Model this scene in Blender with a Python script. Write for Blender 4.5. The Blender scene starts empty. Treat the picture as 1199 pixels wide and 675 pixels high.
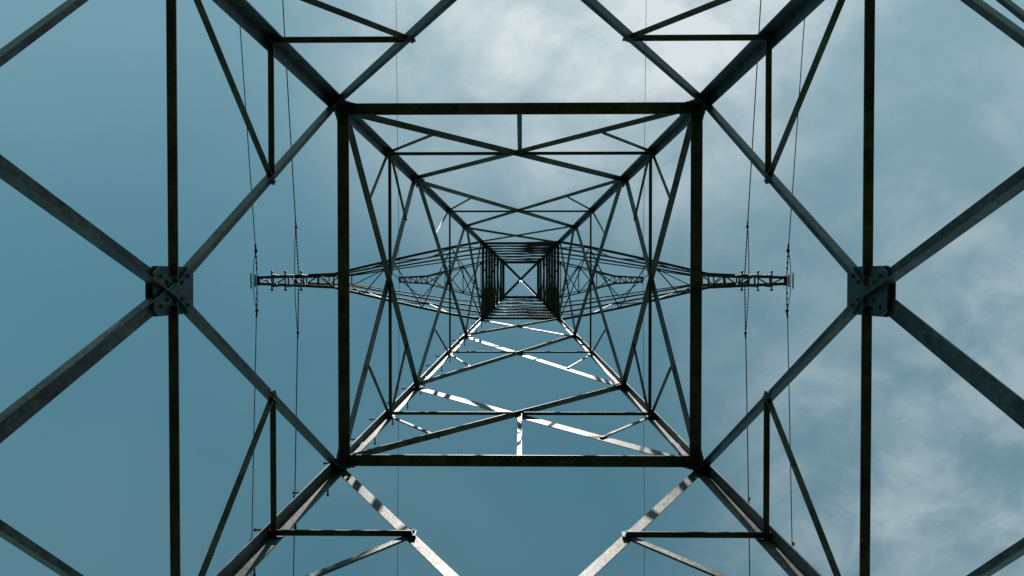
import bpy, bmesh, math, random
from mathutils import Vector, Matrix
random.seed(4)
V=Vector
Z0=1.75            # eye height of the camera above the ground
W0,K=2.4,0.1
hF,hB,hA,hX1,hC,hX2,hD,hE,hT=-1.6,3.88,6.53,8.1,9.41,11.6,13.2,15.2,22.0
def W(h):
    if h<=hE: return W0-K*h
    we=W0-K*hE
    return we-(we-0.63)*(h-hE)/(hT-hE)

# ------------------------------------------------------------ materials
def nodes(m):
    m.use_nodes=True; nt=m.node_tree; nt.nodes.clear(); return nt
def steel(name,c1,c2,rust,rough=.44,metal=.6,rustamt=.35):
    m=bpy.data.materials.new(name); nt=nodes(m); N=nt.nodes; L=nt.links
    o=N.new('ShaderNodeOutputMaterial'); b=N.new('ShaderNodeBsdfPrincipled')
    tc=N.new('ShaderNodeTexCoord')
    n1=N.new('ShaderNodeTexNoise'); n1.inputs['Scale'].default_value=3.5; n1.inputs['Detail'].default_value=8; n1.inputs['Roughness'].default_value=.65
    n2=N.new('ShaderNodeTexNoise'); n2.inputs['Scale'].default_value=38; n2.inputs['Detail'].default_value=5
    n3=N.new('ShaderNodeTexNoise'); n3.inputs['Scale'].default_value=9; n3.inputs['Detail'].default_value=9; n3.inputs['Roughness'].default_value=.7
    for n in (n1,n2,n3): L.new(tc.outputs['Object'],n.inputs['Vector'])
    r=N.new('ShaderNodeValToRGB'); r.color_ramp.elements[0].position=.35; r.color_ramp.elements[1].position=.68
    r.color_ramp.elements[0].color=(*c1,1); r.color_ramp.elements[1].color=(*c2,1)
    L.new(n1.outputs['Fac'],r.inputs['Fac'])
    r3=N.new('ShaderNodeMapRange'); r3.inputs['From Min'].default_value=.50; r3.inputs['From Max'].default_value=.66; r3.inputs['To Max'].default_value=rustamt
    L.new(n3.outputs['Fac'],r3.inputs['Value'])
    mx=N.new('ShaderNodeMixRGB'); mx.inputs['Color2'].default_value=(*rust,1)
    L.new(r3.outputs['Result'],mx.inputs['Fac']); L.new(r.outputs['Color'],mx.inputs['Color1'])
    m2=N.new('ShaderNodeMixRGB'); m2.blend_type='MULTIPLY'; m2.inputs['Fac'].default_value=.75
    r2=N.new('ShaderNodeMapRange'); r2.inputs['From Min'].default_value=.3; r2.inputs['From Max'].default_value=.7; r2.inputs['To Min'].default_value=.45; r2.inputs['To Max'].default_value=1.25
    L.new(n2.outputs['Fac'],r2.inputs['Value'])
    L.new(mx.outputs['Color'],m2.inputs['Color1']); L.new(r2.outputs['Result'],m2.inputs['Color2'])
    L.new(m2.outputs['Color'],b.inputs['Base Color'])
    rr=N.new('ShaderNodeMapRange'); rr.inputs['To Min'].default_value=rough-.12; rr.inputs['To Max'].default_value=rough+.2
    L.new(n1.outputs['Fac'],rr.inputs['Value']); L.new(rr.outputs['Result'],b.inputs['Roughness'])
    b.inputs['Metallic'].default_value=metal; b.inputs['Specular IOR Level'].default_value=.25
    bp=N.new('ShaderNodeBump'); bp.inputs['Strength'].default_value=.35; bp.inputs['Distance'].default_value=.004
    L.new(n2.outputs['Fac'],bp.inputs['Height']); L.new(bp.outputs['Normal'],b.inputs['Normal'])
    L.new(b.outputs[0],o.inputs[0]); return m
M_leg=steel('galvanised_steel',(.055,.060,.065),(.125,.135,.14),(.04,.025,.018))
M_brace=steel('weathered_steel',(.038,.041,.044),(.115,.12,.12),(.036,.021,.013),rustamt=.7)
M_plate=steel('gusset_steel',(.022,.040,.05),(.085,.12,.135),(.015,.016,.018),rustamt=.7)
M_dark=steel('aluminium_conductor',(.03,.03,.033),(.06,.06,.065),(.02,.02,.02))
M_ins=steel('glazed_porcelain',(.035,.023,.02),(.06,.04,.03),(.02,.02,.02),rough=.3,metal=0)
M_conc=steel('concrete',(.25,.24,.22),(.38,.37,.35),(.15,.14,.12),rough=.8,metal=0)

# ------------------------------------------------------------ mesh helpers
class B:
    def __init__(s): s.bm=bmesh.new()
    def prism(s,p1,p2,prof,u,v):
        a=[s.bm.verts.new(p1+u*x+v*y) for x,y in prof]
        b=[s.bm.verts.new(p2+u*x+v*y) for x,y in prof]
        n=len(prof)
        s.bm.faces.new(a); s.bm.faces.new(b[::-1])
        for i in range(n): s.bm.faces.new((a[i],b[i],b[(i+1)%n],a[(i+1)%n]))
    def ell(s,p1,p2,u,v,su,sv,t):
        s.prism(p1,p2,[(0,0),(su,0),(su,t),(t,t),(t,sv),(0,sv)],u,v)
    def tube(s,pts,r,n=6):
        if not isinstance(r,(list,tuple)): r=[r]*len(pts)
        rings=[]; 
        for i,p in enumerate(pts):
            d=(pts[min(i+1,len(pts)-1)]-pts[max(i-1,0)]).normalized()
            ref=V((0,0,1)) if abs(d.z)<.9 else V((1,0,0))
            u=d.cross(ref).normalized(); v=d.cross(u)
            rings.append([s.bm.verts.new(p+(u*math.cos(2*math.pi*k/n)+v*math.sin(2*math.pi*k/n))*r[i]) for k in range(n)])
        for a,b in zip(rings,rings[1:]):
            for k in range(n): s.bm.faces.new((a[k],a[(k+1)%n],b[(k+1)%n],b[k]))
        s.bm.faces.new(rings[0]); s.bm.faces.new(rings[-1][::-1])
    def done(s,name,mat,parent=None,smooth=False):
        bmesh.ops.recalc_face_normals(s.bm,faces=s.bm.faces)
        me=bpy.data.meshes.new(name); s.bm.to_mesh(me); s.bm.free()
        if smooth:
            for p in me.polygons: p.use_smooth=True
        me.materials.append(mat); o=bpy.data.objects.new(name,me)
        bpy.context.scene.collection.objects.link(o)
        if parent: o.parent=parent
        return o
pylon=bpy.data.objects.new('electricity_pylon',None); bpy.context.scene.collection.objects.link(pylon)

FACES={'top':(V((0,-1,0)),V((1,0,0))),'bot':(V((0,1,0)),V((1,0,0))),
       'lef':(V((-1,0,0)),V((0,1,0))),'rig':(V((1,0,0)),V((0,1,0)))}
def P(f,s,h):
    n,t=FACES[f]; w=W(h); return n*w+t*s*w+V((0,0,h+Z0))
def frame(f,h):
    n,t=FACES[f]
    up=(P(f,0,h+.3)-P(f,0,h-.3)).normalized()
    N=t.cross(up).normalized()
    if N.dot(n)<0: N=-N
    return t,up,N
def fm(b,f,s1,h1,s2,h2,su,sv,mode='in',t=.008,off=.014,inset=0.0):
    T,up,N=frame(f,(h1+h2)/2)
    off+=random.uniform(-.0015,.0015)
    p1=P(f,s1,h1)-N*off; p2=P(f,s2,h2)-N*off
    d=(p2-p1).normalized(); p1=p1+d*inset; p2=p2-d*inset
    u=N.cross(d).normalized()
    if u.z<0: u=-u
    if mode=='in': b.ell(p1-u*su/2,p2-u*su/2,u,-N,su,sv,t)
    elif mode=='inup': b.ell(p1+u*su/2,p2+u*su/2,-u,-N,su,sv,t)
    elif mode=='out': b.ell(p1+u*su/2,p2+u*su/2,-u,N,su,sv,t)
    else: b.ell(p1-u*su/2,p2-u*su/2,u,N,su,sv,t)

# ------------------------------------------------------------ legs
lg=B()
for sx in(-1,1):
    for sy in(-1,1):
        def C(h): return V((sx*W(h),sy*W(h),h+Z0))
        for h1,h2,s,t in((hF,hA+.35,.112,.012),(hA+.35,hC+.3,.092,.010),(hC+.3,hD,.078,.009),(hD,hE,.068,.008),(hE,hT,.05,.007)):
            lg.ell(C(h1),C(h2),V((-sx,0,0)),V((0,-sy,0)),s,s,t)
        for h,s in((hA+.35,.085),(hC+.3,.072),(hD,.06),(hB-.6,.095)):
            i=V((-sx*.0135,-sy*.0135,0))
            lg.ell(C(h-.28)+i,C(h+.28)+i,V((-sx,0,0)),V((0,-sy,0)),s,s,.009)
lg.done('legs',M_leg,pylon)

# ------------------------------------------------------------ face bracing
br=B()
for f in FACES:
    fm(br,f,-1,hA-.03,0,hB,.085,.06,'out' if f in('bot',) else 'in',off=.016)
    fm(br,f, 1,hA-.03,0,hB,.085,.06,'out' if f in('bot',) else 'in',off=.019)
    fm(br,f,-1,hF+.1,0,hB,.085,.068,'in',t=.009,off=.016)
    fm(br,f, 1,hF+.1,0,hB,.105,.05,'out' if f in('rig','bot') else 'in',t=.009,off=.02)
    fm(br,f,-1,hB,-.04,hB,.06,.058,'in',off=.030)
    fm(br,f, .04,hB, 1,hB,.06,.058,'in',off=.030)
    for q in(-1,1):
        hM=5.1; sM=q*(hM-hB)/(hA-hB)*W(hA)/W(hM)
        fm(br,f,q,hM,sM,hM,.045,.045,'in',off=.028)
        fm(br,f,q,hB,sM,hM,.05,.043,'in' if f!='bot' else 'out',off=.034)
        tt=.262; hL=hB+(hF-hB)*tt; sL=q*tt*W(hF)/W(hL)
        fm(br,f,q,hB-.02,sL,hL,.05,.05,'in',off=.03)
        tt=.27; hL=hB+(hF-hB)*tt; sL=q*tt*W(hF)/W(hL)
        if f=='rig' and q<0: fm(br,f,q,hB-.18,sL,hL,.032,.034,'in',off=.04)
        tt=.62; hL=hB+(hF-hB)*tt; sL=q*tt*W(hF)/W(hL)
        fm(br,f,q,hL,sL,hL,.045,.045,'in',off=.03)
        fm(br,f,q,hB-2.1,sL,hL,.045,.045,'in',off=.036)
    fm(br,f,-1,hA,1,hA,.10,.112,'in',t=.010,off=.024)
    # panel A-C
    fm(br,f, 1,hA+.05,-1,hC,.13,.05,'out' if f!='top' else 'in',off=.014)
    fm(br,f,-1,hA+.05, 1,hC,.06,.068,'in',off=.024)
    fm(br,f,-1,hX1,1,hX1,.035,.038,'in',off=.034)
    if f in('top','bot'): fm(br,f,0,hA,.001,hX1,.05,.03,'in',off=.036)
    for q in(-1,1):
        hq=(hA+hX1)/2; sq=q*(1-(hq-hA)/(hX1-hA))*W(hA)/W(hq)*1.0
        fm(br,f,q,hX1,sq,hq,.035,.032,'in' if f!='bot' else 'out',off=.036)
        hq=(hC+hX1)/2+.05; sq=q*((hq-hX1)/(hC-hX1))
        if f in('lef','rig'): fm(br,f,q,hX1,sq,hq,.03,.03,'in',off=.038)
    # panel C-D
    fm(br,f, 1,hC,-1,hD,.12,.045,'out' if f!='top' else 'in',off=.014)
    fm(br,f,-1,hC, 1,hD,.055,.058,'in',off=.023)
    fm(br,f,-1,hX2,1,hX2,.03,.03,'in',off=.032)
    for q in(-1,1):
        hq=(hC+hX2)/2; sq=q*(1-(hq-hC)/(hX2-hC))*W(hC)/W(hq)
        fm(br,f,q,hX2,sq,hq,.03,.028,'in' if f!='bot' else 'out',off=.034)
    # panel D-E
    fm(br,f, 1,hD,-1,hE,.08,.035,'out',off=.013)
    fm(br,f,-1,hD, 1,hE,.05,.045,'in',off=.021)
    fm(br,f,-1,hE,1,hE,.06,.055,'in',off=.022)
    # cage: bays between the crossarm levels with light laddering
    lv=[hE,15.95,16.75,17.55,18.4,19.6,21.0,hT]
    for i,(a,c) in enumerate(zip(lv,lv[1:])):
        last=(c==hT)
        fm(br,f, 1,a,-1,c,.028,.022,'out',t=.005,off=.011)
        fm(br,f,-1,a, 1,c,.028,.024,'in',t=.005,off=.018)
        wide=.06 if f in('lef','rig') else .034
        fm(br,f,-1,c,1,c,.05,.085 if last else wide,'in',t=.005,off=.026)
for sx in(-1,1):
    w=W(hT)
    br.ell(V((-w*sx,-w,hT+Z0-.02-.01*sx)),V((w*sx,w,hT+Z0-.02-.01*sx)),V((.7*sx,-.7,0)),V((0,0,1)),.05,.05,.006)
    for sy in(-1,1):
        br.ell(V((sx*w,sy*w,hT+Z0)),V((sx*.05,sy*.05,hT+Z0+1.8)),V((-sx,0,0)),V((0,-sy,0)),.05,.05,.006)
br.done('bracing',M_brace,pylon)

# ------------------------------------------------------------ gusset plates + bolts
pl=B(); bo=B()
def plate(f,s,h,poly,off,th=.010,bolts=()):
    T,up,N=frame(f,h); c=P(f,s,h)-N*off
    q=[(x,y) for x,y in poly]
    pl.prism(c,c-N*th,q,T,up)
    for x,y in bolts:
        p=c+T*x+up*y-N*th
        hexp=[(.012*math.cos(k*math.pi/3+.3),.012*math.sin(k*math.pi/3+.3)) for k in range(6)]
        bo.prism(p+N*.03,p-N*.009,hexp,T,up)
        bo.prism(p-N*.009,p-N*.018,[(a*.55,b*.55) for a,b in hexp],T,up)
for f in FACES:
    oct_=[(-.138,-.13),(-.10,-.19),(.10,-.19),(.138,-.13),(.138,.13),(.10,.185),(-.10,.185),(-.138,.13)]
    bl=[(sx*a,sy*b) for sx in(-1,1) for sy in(-1,1) for a,b in((.05,.07),(.085,.125),(.112,.165))]+[(-.11,0),(-.07,0),(.07,0),(.11,0)]
    plate(f,0,hB,oct_,.040,bolts=[(x,y) for x,y in bl if abs(x)<.13 and abs(y)<.16])
    plate(f,0,hB,[(x*1.02,y*1.02) for x,y in oct_],.004,th=.009)
    for q in(-1,1):
        poly=[(0,-.17),(-q*.10,-.17),(-q*.22,-.07),(-q*.22,.07),(-q*.12,.17),(0,.17)]
        plate(f,q,hA,[(x-q*.004,y) for x,y in poly],.038,bolts=[(-q*.03,-.13),(-q*.03,-.06),(-q*.03,.02),(-q*.03,.10),(-q*.10,-.1),(-q*.14,-.06),(-q*.12,0.02),(-q*.19,0.02),(-q*.09,.10)])
        poly=[(0,-.12),(-q*.10,-.12),(-q*.15,0),(-q*.10,.12),(0,.12)]
        plate(f,q,hC,poly,.034,bolts=[(-q*.03,-.08),(-q*.03,0),(-q*.03,.08),(-q*.09,-.07),(-q*.09,.07)])
        plate(f,q,hB,[(0,-.12),(-q*.13,-.12),(-q*.2,0),(-q*.13,.12),(0,.12)],.046,bolts=[(-q*.04,-.08),(-q*.04,.08),(-q*.1,-.05),(-q*.14,0)])
        plate(f,q,hD,[(0,-.09),(-q*.12,-.09),(-q*.12,.09),(0,.09)],.030)
    for h,s in((hX1,.05),(hX2,.045)):
        plate(f,0,h,[(-s,-s),(s,-s),(s,s),(-s,s)],.030+.001,bolts=[(-s*.5,s*.5),(s*.5,-s*.5)])
    hM=5.1
    for q in(-1,1):
        sM=q*(hM-hB)/(hA-hB)*W(hA)/W(hM)
        plate(f,sM,hM,[(-.032,-.04),(.032,-.04),(.032,.04),(-.032,.04)],.036,bolts=[(0,-.02),(0.01,.02)])
pl.done('gusset_plates',M_plate,pylon)
for h in [x*.34-1.0 for x in range(60)]:
    if h>hT: break
    w=W(h); a=V((-w,w,h+Z0))
    k=int(round((h+1)/.34))%2
    if k: bo.tube([a+V((.05,.0,0)),a+V((.05,.10,0)),a+V((.05,.105,.0)),a+V((.05,.12,0))],[.008,.008,.013,.013])
    else: bo.tube([a+V((0,-.05,0)),a+V((-.10,-.05,0)),a+V((-.105,-.05,0)),a+V((-.12,-.05,0))],[.008,.008,.013,.013])
bo.done('bolts_and_steps',M_leg,pylon)

# ------------------------------------------------------------ crossarms
ca=B()
def gm(b,p1,p2,s,t=.006,ref=V((0,0,1))):
    d=(p2-p1).normalized()
    if abs(d.dot(ref))>.95: ref=V((0,1,0))
    u=d.cross(ref).normalized(); v=u.cross(d).normalized()
    t=min(t,s*.3)
    b.ell(p1-u*s/2,p2-u*s/2,u,v,s,s,t)
def lerp(a,b,t): return a+(b-a)*t
def arm(sx,h,ht,xk,yk,Lt,N,c=.06,l=.024,cross=False,bulge=1.12,side=True):
    zb=h+Z0
    def bot(sy,t):
        w=W(h); x=w+(xk-w)*t; y=w+(yk-w)*(t**bulge); return V((sx*x,sy*y,zb+.10*t))
    def top(sy,t):
        w=W(h+ht); x=w+(xk-w)*t; y=w+(yk-.02-w)*(t**1.05); return V((sx*x,sy*y,zb+ht+(.30-ht)*t))
    T=[i/N for i in range(N+1)]
    for sy in(-1,1):
        for a,b2 in zip(T,T[1:]):
            gm(ca,bot(sy,a),bot(sy,b2),c); gm(ca,top(sy,a),top(sy,b2),c*.75)
        for i,(a,b2) in enumerate(zip(T,T[1:])):
            if side: gm(ca,bot(sy,a) if i%2 else top(sy,a), top(sy,b2) if i%2 else bot(sy,b2),l,ref=V((0,1,0)))
        tip_b=V((sx*Lt,sy*.07,zb+.14)); tip_t=V((sx*Lt,sy*.06,zb+.24))
        gm(ca,bot(sy,1),tip_b,c*1.1); gm(ca,top(sy,1),tip_t,c*.8)
    for i,t in enumerate(T[1:],1):
        if cross: gm(ca,bot(-1,t),bot(1,t),l)
    for i,(a,b2) in enumerate(zip(T,T[1:])):
        q=1 if i%2 else -1
        gm(ca,bot(-q,a)+V((0,0,.01)),bot(q,b2)+V((0,0,.01)),l)
        if cross: gm(ca,bot(q,a)+V((0,0,.022)),bot(-q,b2)+V((0,0,.022)),l)
    n=5
    for i in range(n+1):
        x=xk+(Lt-xk)*i/n; y=yk+(.07-yk)*i/n
        gm(ca,V((sx*x,-y,zb+.13)),V((sx*x,y,zb+.13)),.05 if i==n else .032)
        if i<n:
            x2=xk+(Lt-xk)*(i+1)/n; q=1 if i%2 else -1
            gm(ca,V((sx*x,-y*q,zb+.14)),V((sx*x2,y*q,zb+.14)),.028)
    ca.prism(V((sx*Lt,-.11,zb+.05)),V((sx*Lt,.11,zb+.05)),[(0,0),(.012,0),(.012,.2),(0,.2)],V((sx,0,0)),V((0,0,1)))
for sx in(-1,1):
    arm(sx,hE+.15,1.5,4.25,.15,5.98,5,c=.055)
    arm(sx,18.4,1.3,4.6,.15,6.15,4,c=.042,side=False)
    arm(sx,21.0,.9,2.9,.12,3.75,4,c=.04,l=.028,cross=True,side=False)
ca.done('crossarms',M_brace,pylon)

# ------------------------------------------------------------ insulators and hardware
ins=B(); hw=B()
def string(p,q,n,r=.055):
    pts=[];rad=[];
    for i in range(n):
        for t,rr in((.0,.012),(.25,.012),(.35,r),(.55,r*.8),(.6,.012)):
            pts.append(lerp(p,q,(i+t)/n)); rad.append(rr)
    pts.append(q); rad.append(.012)
    ins.tube(pts,rad,10)
wires=[]
def wirepts(x,y0,z0,sgn,s,b,span):
    pts=[];n=70
    for i in range(n+1):
        y=span*(i/n)**1.6
        pts.append(V((x,y0+sgn*y,z0-s*y+b*y*y)))
    return pts
def damper(x,y,z):
    hw.tube([V((x,y-.16,z-.07)),V((x,y-.09,z-.07)),V((x,y-.088,z-.07)),V((x,y+.088,z-.07)),V((x,y+.09,z-.07)),V((x,y+.16,z-.07))],[.024,.02,.006,.006,.02,.024],6)
    hw.tube([V((x,y,z-.08)),V((x,y,z+.02))],.014)
for sx in(-1,1):
    for h,x,Ls,n,rw in((hE+.15,6.0,.4,3,.0105),(18.4,6.05,1.15,12,.014)):
        z=h+Z0+.12; ends=[]
        for sgn,s in((-1,.17),(1,.07)):
            a=V((sx*x,sgn*.1,z)); e=V((sx*x,sgn*(.22+Ls),z-s*Ls))
            hw.tube([a,a+V((0,sgn*.12,-.01))],.012)
            string(a+V((0,sgn*.12,-.01)),e,n,.025)
            hw.tube([e,e+V((0,sgn*.05,0)),e+V((0,sgn*.1,0)),e+V((0,sgn*.2,-.03)),e+V((0,sgn*.22,-.03))],[.016,.045,.022,.022,.012])
            w=B(); w.tube(wirepts(sx*x,e.y+sgn*.2,e.z-.03,sgn,s,s/150,150),rw,6); wires.append(w)
            ends.append(e)
            if sgn>0: damper(sx*x,5.9,z-s*5.6-.02)
        a,b2=ends; pts=[]
        for i in range(17):
            t=i/16; pts.append(V((a.x,a.y+(b2.y-a.y)*t, a.z+(b2.z-a.z)*t-.14*(1-(2*t-1)**2)-.04)))
        hw.tube(pts,rw*.8,6)
    for xx,ln in((5.15,.55),(4.85,.4),(5.5,.4)):
        z=hE+.15+Z0+.1
        for dy in(-.10,.10):
            string(V((sx*xx,dy,z)),V((sx*(xx+.02),dy*1.1,z-ln)),4,.04)
        hw.tube([V((sx*xx,-.2,z-ln-.02)),V((sx*xx,-.18,z-ln-.03)),V((sx*xx,.18,z-ln-.03)),V((sx*xx,.2,z-ln-.02))],.015)
        hw.tube([V((sx*xx,-.2,z-ln+.03)),V((sx*xx,-.2,z-ln-.05))],.024); hw.tube([V((sx*xx,.2,z-ln+.03)),V((sx*xx,.2,z-ln-.05))],.024)
    hw.tube([V((sx*5.98,-.14,hE+Z0+.1)),V((sx*5.98,.14,hE+Z0+.1))],.02)
    hw.tube([V((sx*6.08,-.18,hE+Z0+.12)),V((sx*6.08,.18,hE+Z0+.12))],.016)
    z=21.0+Z0+.1
    for sgn,s in((-1,.05),(1,.05)):
        w=B(); w.tube(wirepts(sx*3.75,sgn*.02,z-.1,sgn,s,s/150,150),.007,5); wires.append(w)
    hw.tube([V((sx*3.75,0,z)),V((sx*3.75,0,z-.14))],.03)
ins.done('insulators',M_ins,pylon,True)
hw.done('line_hardware',M_dark,pylon,True)
for w in wires: w.done('power_line',M_dark,None,True)

# ------------------------------------------------------------ footings and ground
ft=B()
for sx in(-1,1):
    for sy in(-1,1):
        w=W(hF)+.02; c=V((sx*(w-.04),sy*(w-.04),0))
        for z1,z2,r1,r2 in((-.3,.12,.36,.34),(.12,.155,.34,.30)):
            a=[(r1*math.cos(k*math.pi/4+.39),r1*math.sin(k*math.pi/4+.39)) for k in range(8)]
            ft.prism(c+V((0,0,z1)),c+V((0,0,z2)),a,V((1,0,0)),V((0,1,0)))
ft.done('footings',M_conc,pylon)
g=B(); n=60
def gx(i): 
    t=(i/n*2-1); return math.copysign(abs(t)**3,t)*2500+t*20
vs=[[g.bm.verts.new((gx(i),gx(j),(0 if abs(gx(i))<8 and abs(gx(j))<8 else .0008*min(200,math.hypot(gx(i),gx(j)))*math.sin(i*1.7)*math.cos(j*1.3)))) for j in range(n+1)] for i in range(n+1)]
for i in range(n):
    for j in range(n): g.bm.faces.new((vs[i][j],vs[i+1][j],vs[i+1][j+1],vs[i][j+1]))
mg=bpy.data.materials.new('meadow_grass'); nt=nodes(mg); N=nt.nodes; L=nt.links
o=N.new('ShaderNodeOutputMaterial'); b=N.new('ShaderNodeBsdfPrincipled'); tc=N.new('ShaderNodeTexCoord')
no=N.new('ShaderNodeTexNoise'); no.inputs['Scale'].default_value=.9; no.inputs['Detail'].default_value=12; no.inputs['Roughness'].default_value=.7
L.new(tc.outputs['Object'],no.inputs['Vector'])
r=N.new('ShaderNodeValToRGB'); r.color_ramp.elements[0].position=.35; r.color_ramp.elements[1].position=.7
r.color_ramp.elements[0].color=(.018,.032,.013,1); r.color_ramp.elements[1].color=(.048,.056,.026,1)
L.new(no.outputs['Fac'],r.inputs['Fac']); L.new(r.outputs['Color'],b.inputs['Base Color']); b.inputs['Roughness'].default_value=.95
b.inputs['Specular IOR Level'].default_value=.1
L.new(b.outputs[0],o.inputs[0])
g.done('ground',mg,None,True)

# ------------------------------------------------------------ world
SUN=V((-.05,-1.0,0)).normalized(); EL=math.radians(56)
sc=bpy.context.scene
wd=bpy.data.worlds.new("World"); sc.world=wd; wd.use_nodes=True
nt=wd.node_tree; N=nt.nodes; L=nt.links; N.clear()
out=N.new('ShaderNodeOutputWorld')
sky=N.new('ShaderNodeTexSky'); sky.sky_type='NISHITA'; sky.sun_disc=False
sky.sun_elevation=EL; sky.sun_rotation=math.atan2(SUN.x,SUN.y); sky.dust_density=.1; sky.ozone_density=1.0; sky.air_density=1.0
tint=N.new('ShaderNodeMixRGB'); tint.blend_type='MULTIPLY'; tint.inputs['Fac'].default_value=1
tint.inputs['Color2'].default_value=(.86,1.36,.97,1)
L.new(sky.outputs[0],tint.inputs['Color1'])
bg=N.new('ShaderNodeBackground'); bg.inputs['Strength'].default_value=.1
L.new(tint.outputs[0],bg.inputs['Color'])
def math_(op,a,b=None,clamp=False):
    m=N.new('ShaderNodeMath'); m.operation=op; m.use_clamp=clamp
    for i,x in enumerate((a,b)):
        if x is None: continue
        if isinstance(x,(int,float)): m.inputs[i].default_value=x
        else: L.new(x,m.inputs[i])
    return m.outputs[0]
def mr(v,a,b,c,d,smooth=True):
    m=N.new('ShaderNodeMapRange'); m.interpolation_type='SMOOTHSTEP' if smooth else 'LINEAR'
    for k,x in zip(('From Min','From Max','To Min','To Max'),(a,b,c,d)): m.inputs[k].default_value=x
    L.new(v,m.inputs['Value']); return m.outputs['Result']
tc=N.new('ShaderNodeTexCoord'); sp=N.new('ShaderNodeSeparateXYZ'); L.new(tc.outputs['Generated'],sp.inputs[0])
zz=math_('MAXIMUM',sp.outputs['Z'],.08)
px=math_('DIVIDE',sp.outputs['X'],zz); py=math_('DIVIDE',sp.outputs['Y'],zz)
cb=N.new('ShaderNodeCombineXYZ'); L.new(px,cb.inputs[0]); L.new(py,cb.inputs[1])
def noise(sc_,det,rough,dist,off):
    mp=N.new('ShaderNodeMapping'); mp.inputs['Location'].default_value=off; mp.inputs['Rotation'].default_value=(0,0,.6); mp.inputs['Scale'].default_value=(1,1.35,1)
    L.new(cb.outputs[0],mp.inputs['Vector'])
    n=N.new('ShaderNodeTexNoise'); n.inputs['Scale'].default_value=sc_; n.inputs['Detail'].default_value=det; n.inputs['Roughness'].default_value=rough; n.inputs['Distortion'].default_value=dist
    L.new(mp.outputs[0],n.inputs['Vector']); return n.outputs['Fac']
nA=noise(5.2,12,.6,.25,(2.3,1.1,0)); nB=noise(1.9,4,.5,.2,(7.1,3.3,0))
fA=mr(nA,.33,.70,0,1); fB=mr(nB,.32,.68,0,1)
dx=math_('SUBTRACT',px,.05); dy=math_('ADD',py,.44)
dist=math_('SQRT',math_('ADD',math_('MULTIPLY',math_('MULTIPLY',dx,dx),.95),math_('MULTIPLY',math_('MULTIPLY',dy,dy),.8)))
bank1=mr(dist,.0,.50,1,0)
bank2=mr(math_('SUBTRACT',px,math_('MULTIPLY',py,.25)),.04,.45,0,1)
veil=mr(math_('SUBTRACT',math_('MULTIPLY',px,.15),py),-.15,.55,.0,.12)
f1=math_('MULTIPLY',bank1,math_('ADD',math_('MULTIPLY',fA,.66),.42))
f2=math_('MULTIPLY',bank2,math_('ADD',math_('MULTIPLY',math_('MULTIPLY',fA,math_('ADD',fB,.45)),.27),.10))
fac=math_('ADD',math_('ADD',f1,f2),math_('ADD',veil,math_('MULTIPLY',fB,.03)),True)
fac=math_('MULTIPLY',fac,mr(sp.outputs['Z'],.1,.6,0.0,1))
bc=N.new('ShaderNodeBackground'); bc.inputs['Color'].default_value=(.68,.76,.79,1); bc.inputs['Strength'].default_value=1.0
mix=N.new('ShaderNodeMixShader'); L.new(fac,mix.inputs[0]); L.new(bg.outputs[0],mix.inputs[1]); L.new(bc.outputs[0],mix.inputs[2])
L.new(mix.outputs[0],out.inputs[0])

ld=bpy.data.lights.new('sun','SUN'); ld.energy=5; ld.angle=math.radians(.5); ld.color=(1,.95,.87)
lo=bpy.data.objects.new('sun',ld); sc.collection.objects.link(lo)
sd=V((SUN.x*math.cos(EL),SUN.y*math.cos(EL),math.sin(EL)))
lo.rotation_euler=sd.to_track_quat('Z','Y').to_euler(); lo.location=sd*60

# ------------------------------------------------------------ camera
cd=bpy.data.cameras.new('camera'); cam=bpy.data.objects.new('camera',cd); sc.collection.objects.link(cam); sc.camera=cam
cd.lens=24; cd.sensor_width=36; cd.clip_end=6000; cd.clip_start=.05
fwd=V((-.0138,.0156,1)).normalized(); up=V((0,-1,0)); up=(up-fwd*up.dot(fwd)).normalized(); right=fwd.cross(up).normalized()
m=Matrix((right,up,-fwd)).transposed().to_4x4(); m.translation=V((.02,-.077,Z0)); cam.matrix_world=m
sc.view_settings.view_transform='Standard'; sc.view_settings.look='None'; sc.view_settings.exposure=0
